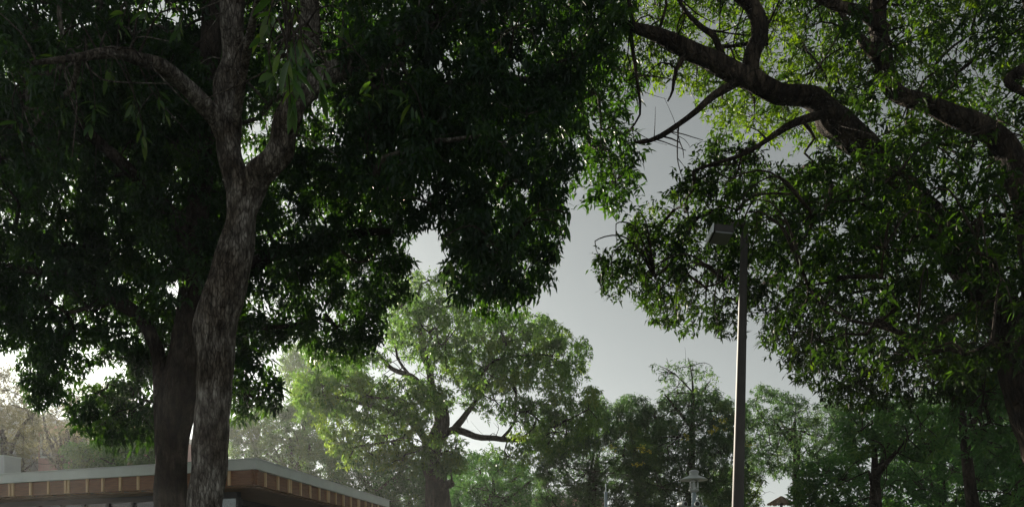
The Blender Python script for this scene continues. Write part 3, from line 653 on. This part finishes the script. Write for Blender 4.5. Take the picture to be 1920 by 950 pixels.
back_tree('garden_tree', 'dark backing tree filling the gap at the far right behind the leaning trunk', 24, 1760, 22, 800, [([(1640, 760), (1720, 740), (1960, 700), (1980, 900), (1640, 900)], 50, 3.0, -.1, 2)], M_BACK, (.16, .05, 8))

back_tree('garden_tree', 'far green tree line crown low between the stubby trunk and the salmon house', 38, 800, 18, 880, [([(700, 880), (800, 850), (900, 850), (1000, 880), (1030, 980), (700, 980)], 30, 3.2, .1, 2.5)], M_BUSH, (.17, .06, 8))
# yellow blossoms on the feathery tree
fl = empty('flower_cluster', P(1340, 800, 18.6), 'small yellow blossoms on the feathery tree behind the park lantern', 'flowers')
c = []
for px, py in ((1205, 840), (1215, 845), (1345, 805), (1335, 808), (1285, 818), (1200, 870), (1410, 835), (1145, 842), (1355, 788)):
    for k in range(9): c.append(P(px + RNG.normal(0, 6), py + RNG.normal(0, 3), 18.7 + RNG.normal(0, .15)))
tag(link('blossoms', leaf_mesh('blossoms', rosettes(np.array(c), 4, .05, .045, .2, .3, RNG), LEAF4), M_FLOWER, fl), kind='stuff')

# ================================================================== STREET FURNITURE
M_POLE = plain('dark bronze pole paint', (.04, .034, .03), .55, .1, .2, 8)
M_LAMPW = plain('pale grey lamp paint', (.76, .79, .8), .35, .1, .06)
M_STEEL = plain('blue grey galvanised steel', (.38, .46, .52), .35, .5, .1)
M_LGLASS = glass_mat('lantern glass', (.85, .88, .85), .1)
# tall floodlight pole, leaning slightly
YP = 7.4
b0, b1 = P(1372, HZ + EYE / YP * F, YP), P(1396, 432, YP)
fp = empty('floodlight_pole', b0, 'tall dark tapered floodlight pole leaning slightly before the sky gap', 'lamp post')
c, q, s = tube_arrays([(*b0, .075), (*(b0.lerp(b1, .25)), .063), (*(b0.lerp(b1, .6)), .049), (*b1, .033)], 16, .3)
link('pole', np_mesh('pole', c, [q]), M_POLE, fp)
bm = bmesh.new(); lathe(bm, [(.2, 0), (.2, .03), (.13, .06), (.11, .2)], b0, 20); link('base_plate', bm_mesh('base_plate', bm), M_POLE, fp)
h0 = P(1352, 440, YP - .25)
c, q, s = tube_arrays([(*b1, .03), (*(b1 + Vector((-.06, -.05, .06))), .028), (*(h0 + Vector((.06, .06, .03))), .025)], 10, .04)
link('arm', np_mesh('arm', c, [q]), M_POLE, fp)
Mh = Matrix.Translation(h0) @ Matrix.Rotation(R(-4), 4, 'X') @ Matrix.Rotation(R(6), 4, 'Y')
bm = bmesh.new(); box(bm, (0, 0, 0), (.17, .24, .072), Mh, .018); fh = link('floodlight_housing', bm_mesh('floodlight_housing', bm), M_POLE, fp)
bm = bmesh.new(); box(bm, (0, -.02, -.042), (.15, .2, .012), Mh); link('lens', bm_mesh('lens', bm), plain('grey lens', (.2, .21, .21), .3), fp)
bm = bmesh.new(); box(bm, (-.1, 0, -.008), (.01, .24, .085), Mh); link('side_plate', bm_mesh('side_plate', bm), M_LAMPW, fp)
# park lantern
YL = 15.7; px0 = P(1301, HZ + EYE / YL * F, YL); zt = P(1301, 880, YL).z
ln = empty('park_lantern', px0, 'pale grey park lantern with wide hat between the floodlight pole and thin post', 'lamp post')
X, Yl = px0.x, px0.y
bm = bmesh.new(); lathe(bm, [(.09, 0), (.09, .3), (.05, .36), (.042, zt - .44)], (X, Yl, 0), 20); link('post', bm_mesh('post', bm), M_STEEL, ln)
bm = bmesh.new(); lathe(bm, [(.06, zt - .44), (.1, zt - .41), (.1, zt - .39)], (X, Yl, 0), 20); link('cup', bm_mesh('cup', bm), M_LAMPW, ln)
bm = bmesh.new(); lathe(bm, [(.082, zt - .388), (.088, zt - .21)], (X, Yl, 0), 20); link('lamp_glass', bm_mesh('lamp_glass', bm), M_LGLASS, ln)
bm = bmesh.new(); lathe(bm, [(.025, zt - .385), (.03, zt - .27), (.012, zt - .24)], (X, Yl, 0), 12); link('bulb', bm_mesh('bulb', bm), M_LAMPW, ln)
for k in range(4):
    a = math.pi / 4 + k * math.pi / 2
    bm = bmesh.new(); lathe(bm, [(.007, zt - .39), (.007, zt - .2)], (X + .098 * math.cos(a), Yl + .098 * math.sin(a), 0), 8); link('cage_bar', bm_mesh('cage_bar', bm), M_LAMPW, ln)
bm = bmesh.new(); lathe(bm, [(.262, zt - .205), (.27, zt - .195), (.21, zt - .16), (.125, zt - .125), (.095, zt - .11)], (X, Yl, 0), 32); link('hat', bm_mesh('hat', bm), M_LAMPW, ln)
bm = bmesh.new(); lathe(bm, [(.085, zt - .11), (.088, zt - .055), (.1, zt - .05), (.09, zt - .025), (.05, zt - .004), (.01, zt)], (X, Yl, 0), 24); link('cap', bm_mesh('cap', bm), M_LAMPW, ln)
# two cameras on a bracket
zc = P(1301, 946, YL).z
bm = bmesh.new(); box(bm, (X - .02, Yl - .03, zc - .05), (.5, .04, .04)); link('bracket', bm_mesh('bracket', bm), M_STEEL, ln)
for dx in (-.26, .045):
    bm = bmesh.new(); Mc = Matrix.Translation((X + dx, Yl - .12, zc)) @ Matrix.Rotation(R(90), 4, 'X') @ Matrix.Rotation(R(25 if dx < 0 else -15), 4, 'Y')
    k0 = len(bm.verts); lathe(bm, [(.02, -.1), (.05, -.09), (.06, -.02), (.062, .08), (.05, .12)], (0, 0, 0), 16)
    bmesh.ops.transform(bm, matrix=Mc, verts=bm.verts); hd = link('security_camera', bm_mesh('security_camera', bm), M_LAMPW, ln)
    bm = bmesh.new(); lathe(bm, [(.04, .12), (.04, .126)], (0, 0, 0), 14); bmesh.ops.transform(bm, matrix=Mc, verts=bm.verts)
    link('camera_lens', bm_mesh('camera_lens', bm), M_FRAME, ln)
# thin post
YQ = 17; p0 = P(1136, HZ + EYE / YQ * F, YQ); zq = P(1136, 924, YQ).z
tp = empty('thin_post', p0, 'thin blue grey steel post before the dark feathery trees', 'post')
bm = bmesh.new(); lathe(bm, [(.035, 0), (.033, zq)], (p0.x, p0.y, 0), 14); link('post', bm_mesh('post', bm), M_STEEL, tp)
bm = bmesh.new(); lathe(bm, [(.04, zq), (.04, zq + .02), (.012, zq + .03), (.01, zq + .2)], (p0.x, p0.y, 0), 14); link('cap', bm_mesh('cap', bm), M_STEEL, tp)
# thatched parasol in the bright gap
YT = 30; p0 = P(1465, HZ + EYE / YT * F, YT); zp = P(1465, 929, YT).z
th = empty('thatched_parasol', p0, 'small thatched parasol silhouetted in the bright gap right of the floodlight pole', 'parasol')
bm = bmesh.new(); lathe(bm, [(.06, 0), (.05, zp - .1)], (p0.x, p0.y, 0), 10); link('pole', bm_mesh('pole', bm), B_DARK, th)
co, fs = [], []
for k in range(240):
    a = k / 240 * 2 * math.pi; w = .05; r = .48 + random.uniform(-.05, .05); zz = zp - random.uniform(0, .03)
    for (rr, aa, z) in ((.03, a - w, zz), (.03, a + w, zz), (r, a + w * .6, zp - .3 + random.uniform(-.05, .03)), (r, a - w * .6, zp - .3 + random.uniform(-.05, .03))): co.append((p0.x + rr * math.cos(aa), p0.y + rr * math.sin(aa), z))
    fs.append((4 * k, 4 * k + 1, 4 * k + 2, 4 * k + 3))
link('thatch', np_mesh('thatch', np.array(co), [np.array(fs)]), plain('dry thatch', (.25, .17, .1), .9), th)

# ================================================================== HAZE
bm = bmesh.new(); box(bm, (0, 30.5, 8.0), (90, 81, 18.2))
hz = link('haze', bm_mesh('haze', bm), None); tag(hz, kind='stuff')
m, n, l, out = mat('pale air'); v = n.new('ShaderNodeVolumePrincipled')
v.inputs['Color'].default_value = (.95, .97, 1, 1); v.inputs['Density'].default_value = .0014; v.inputs['Anisotropy'].default_value = .6
l.new(v.outputs[0], out.inputs['Volume']); hz.data.materials.append(m)
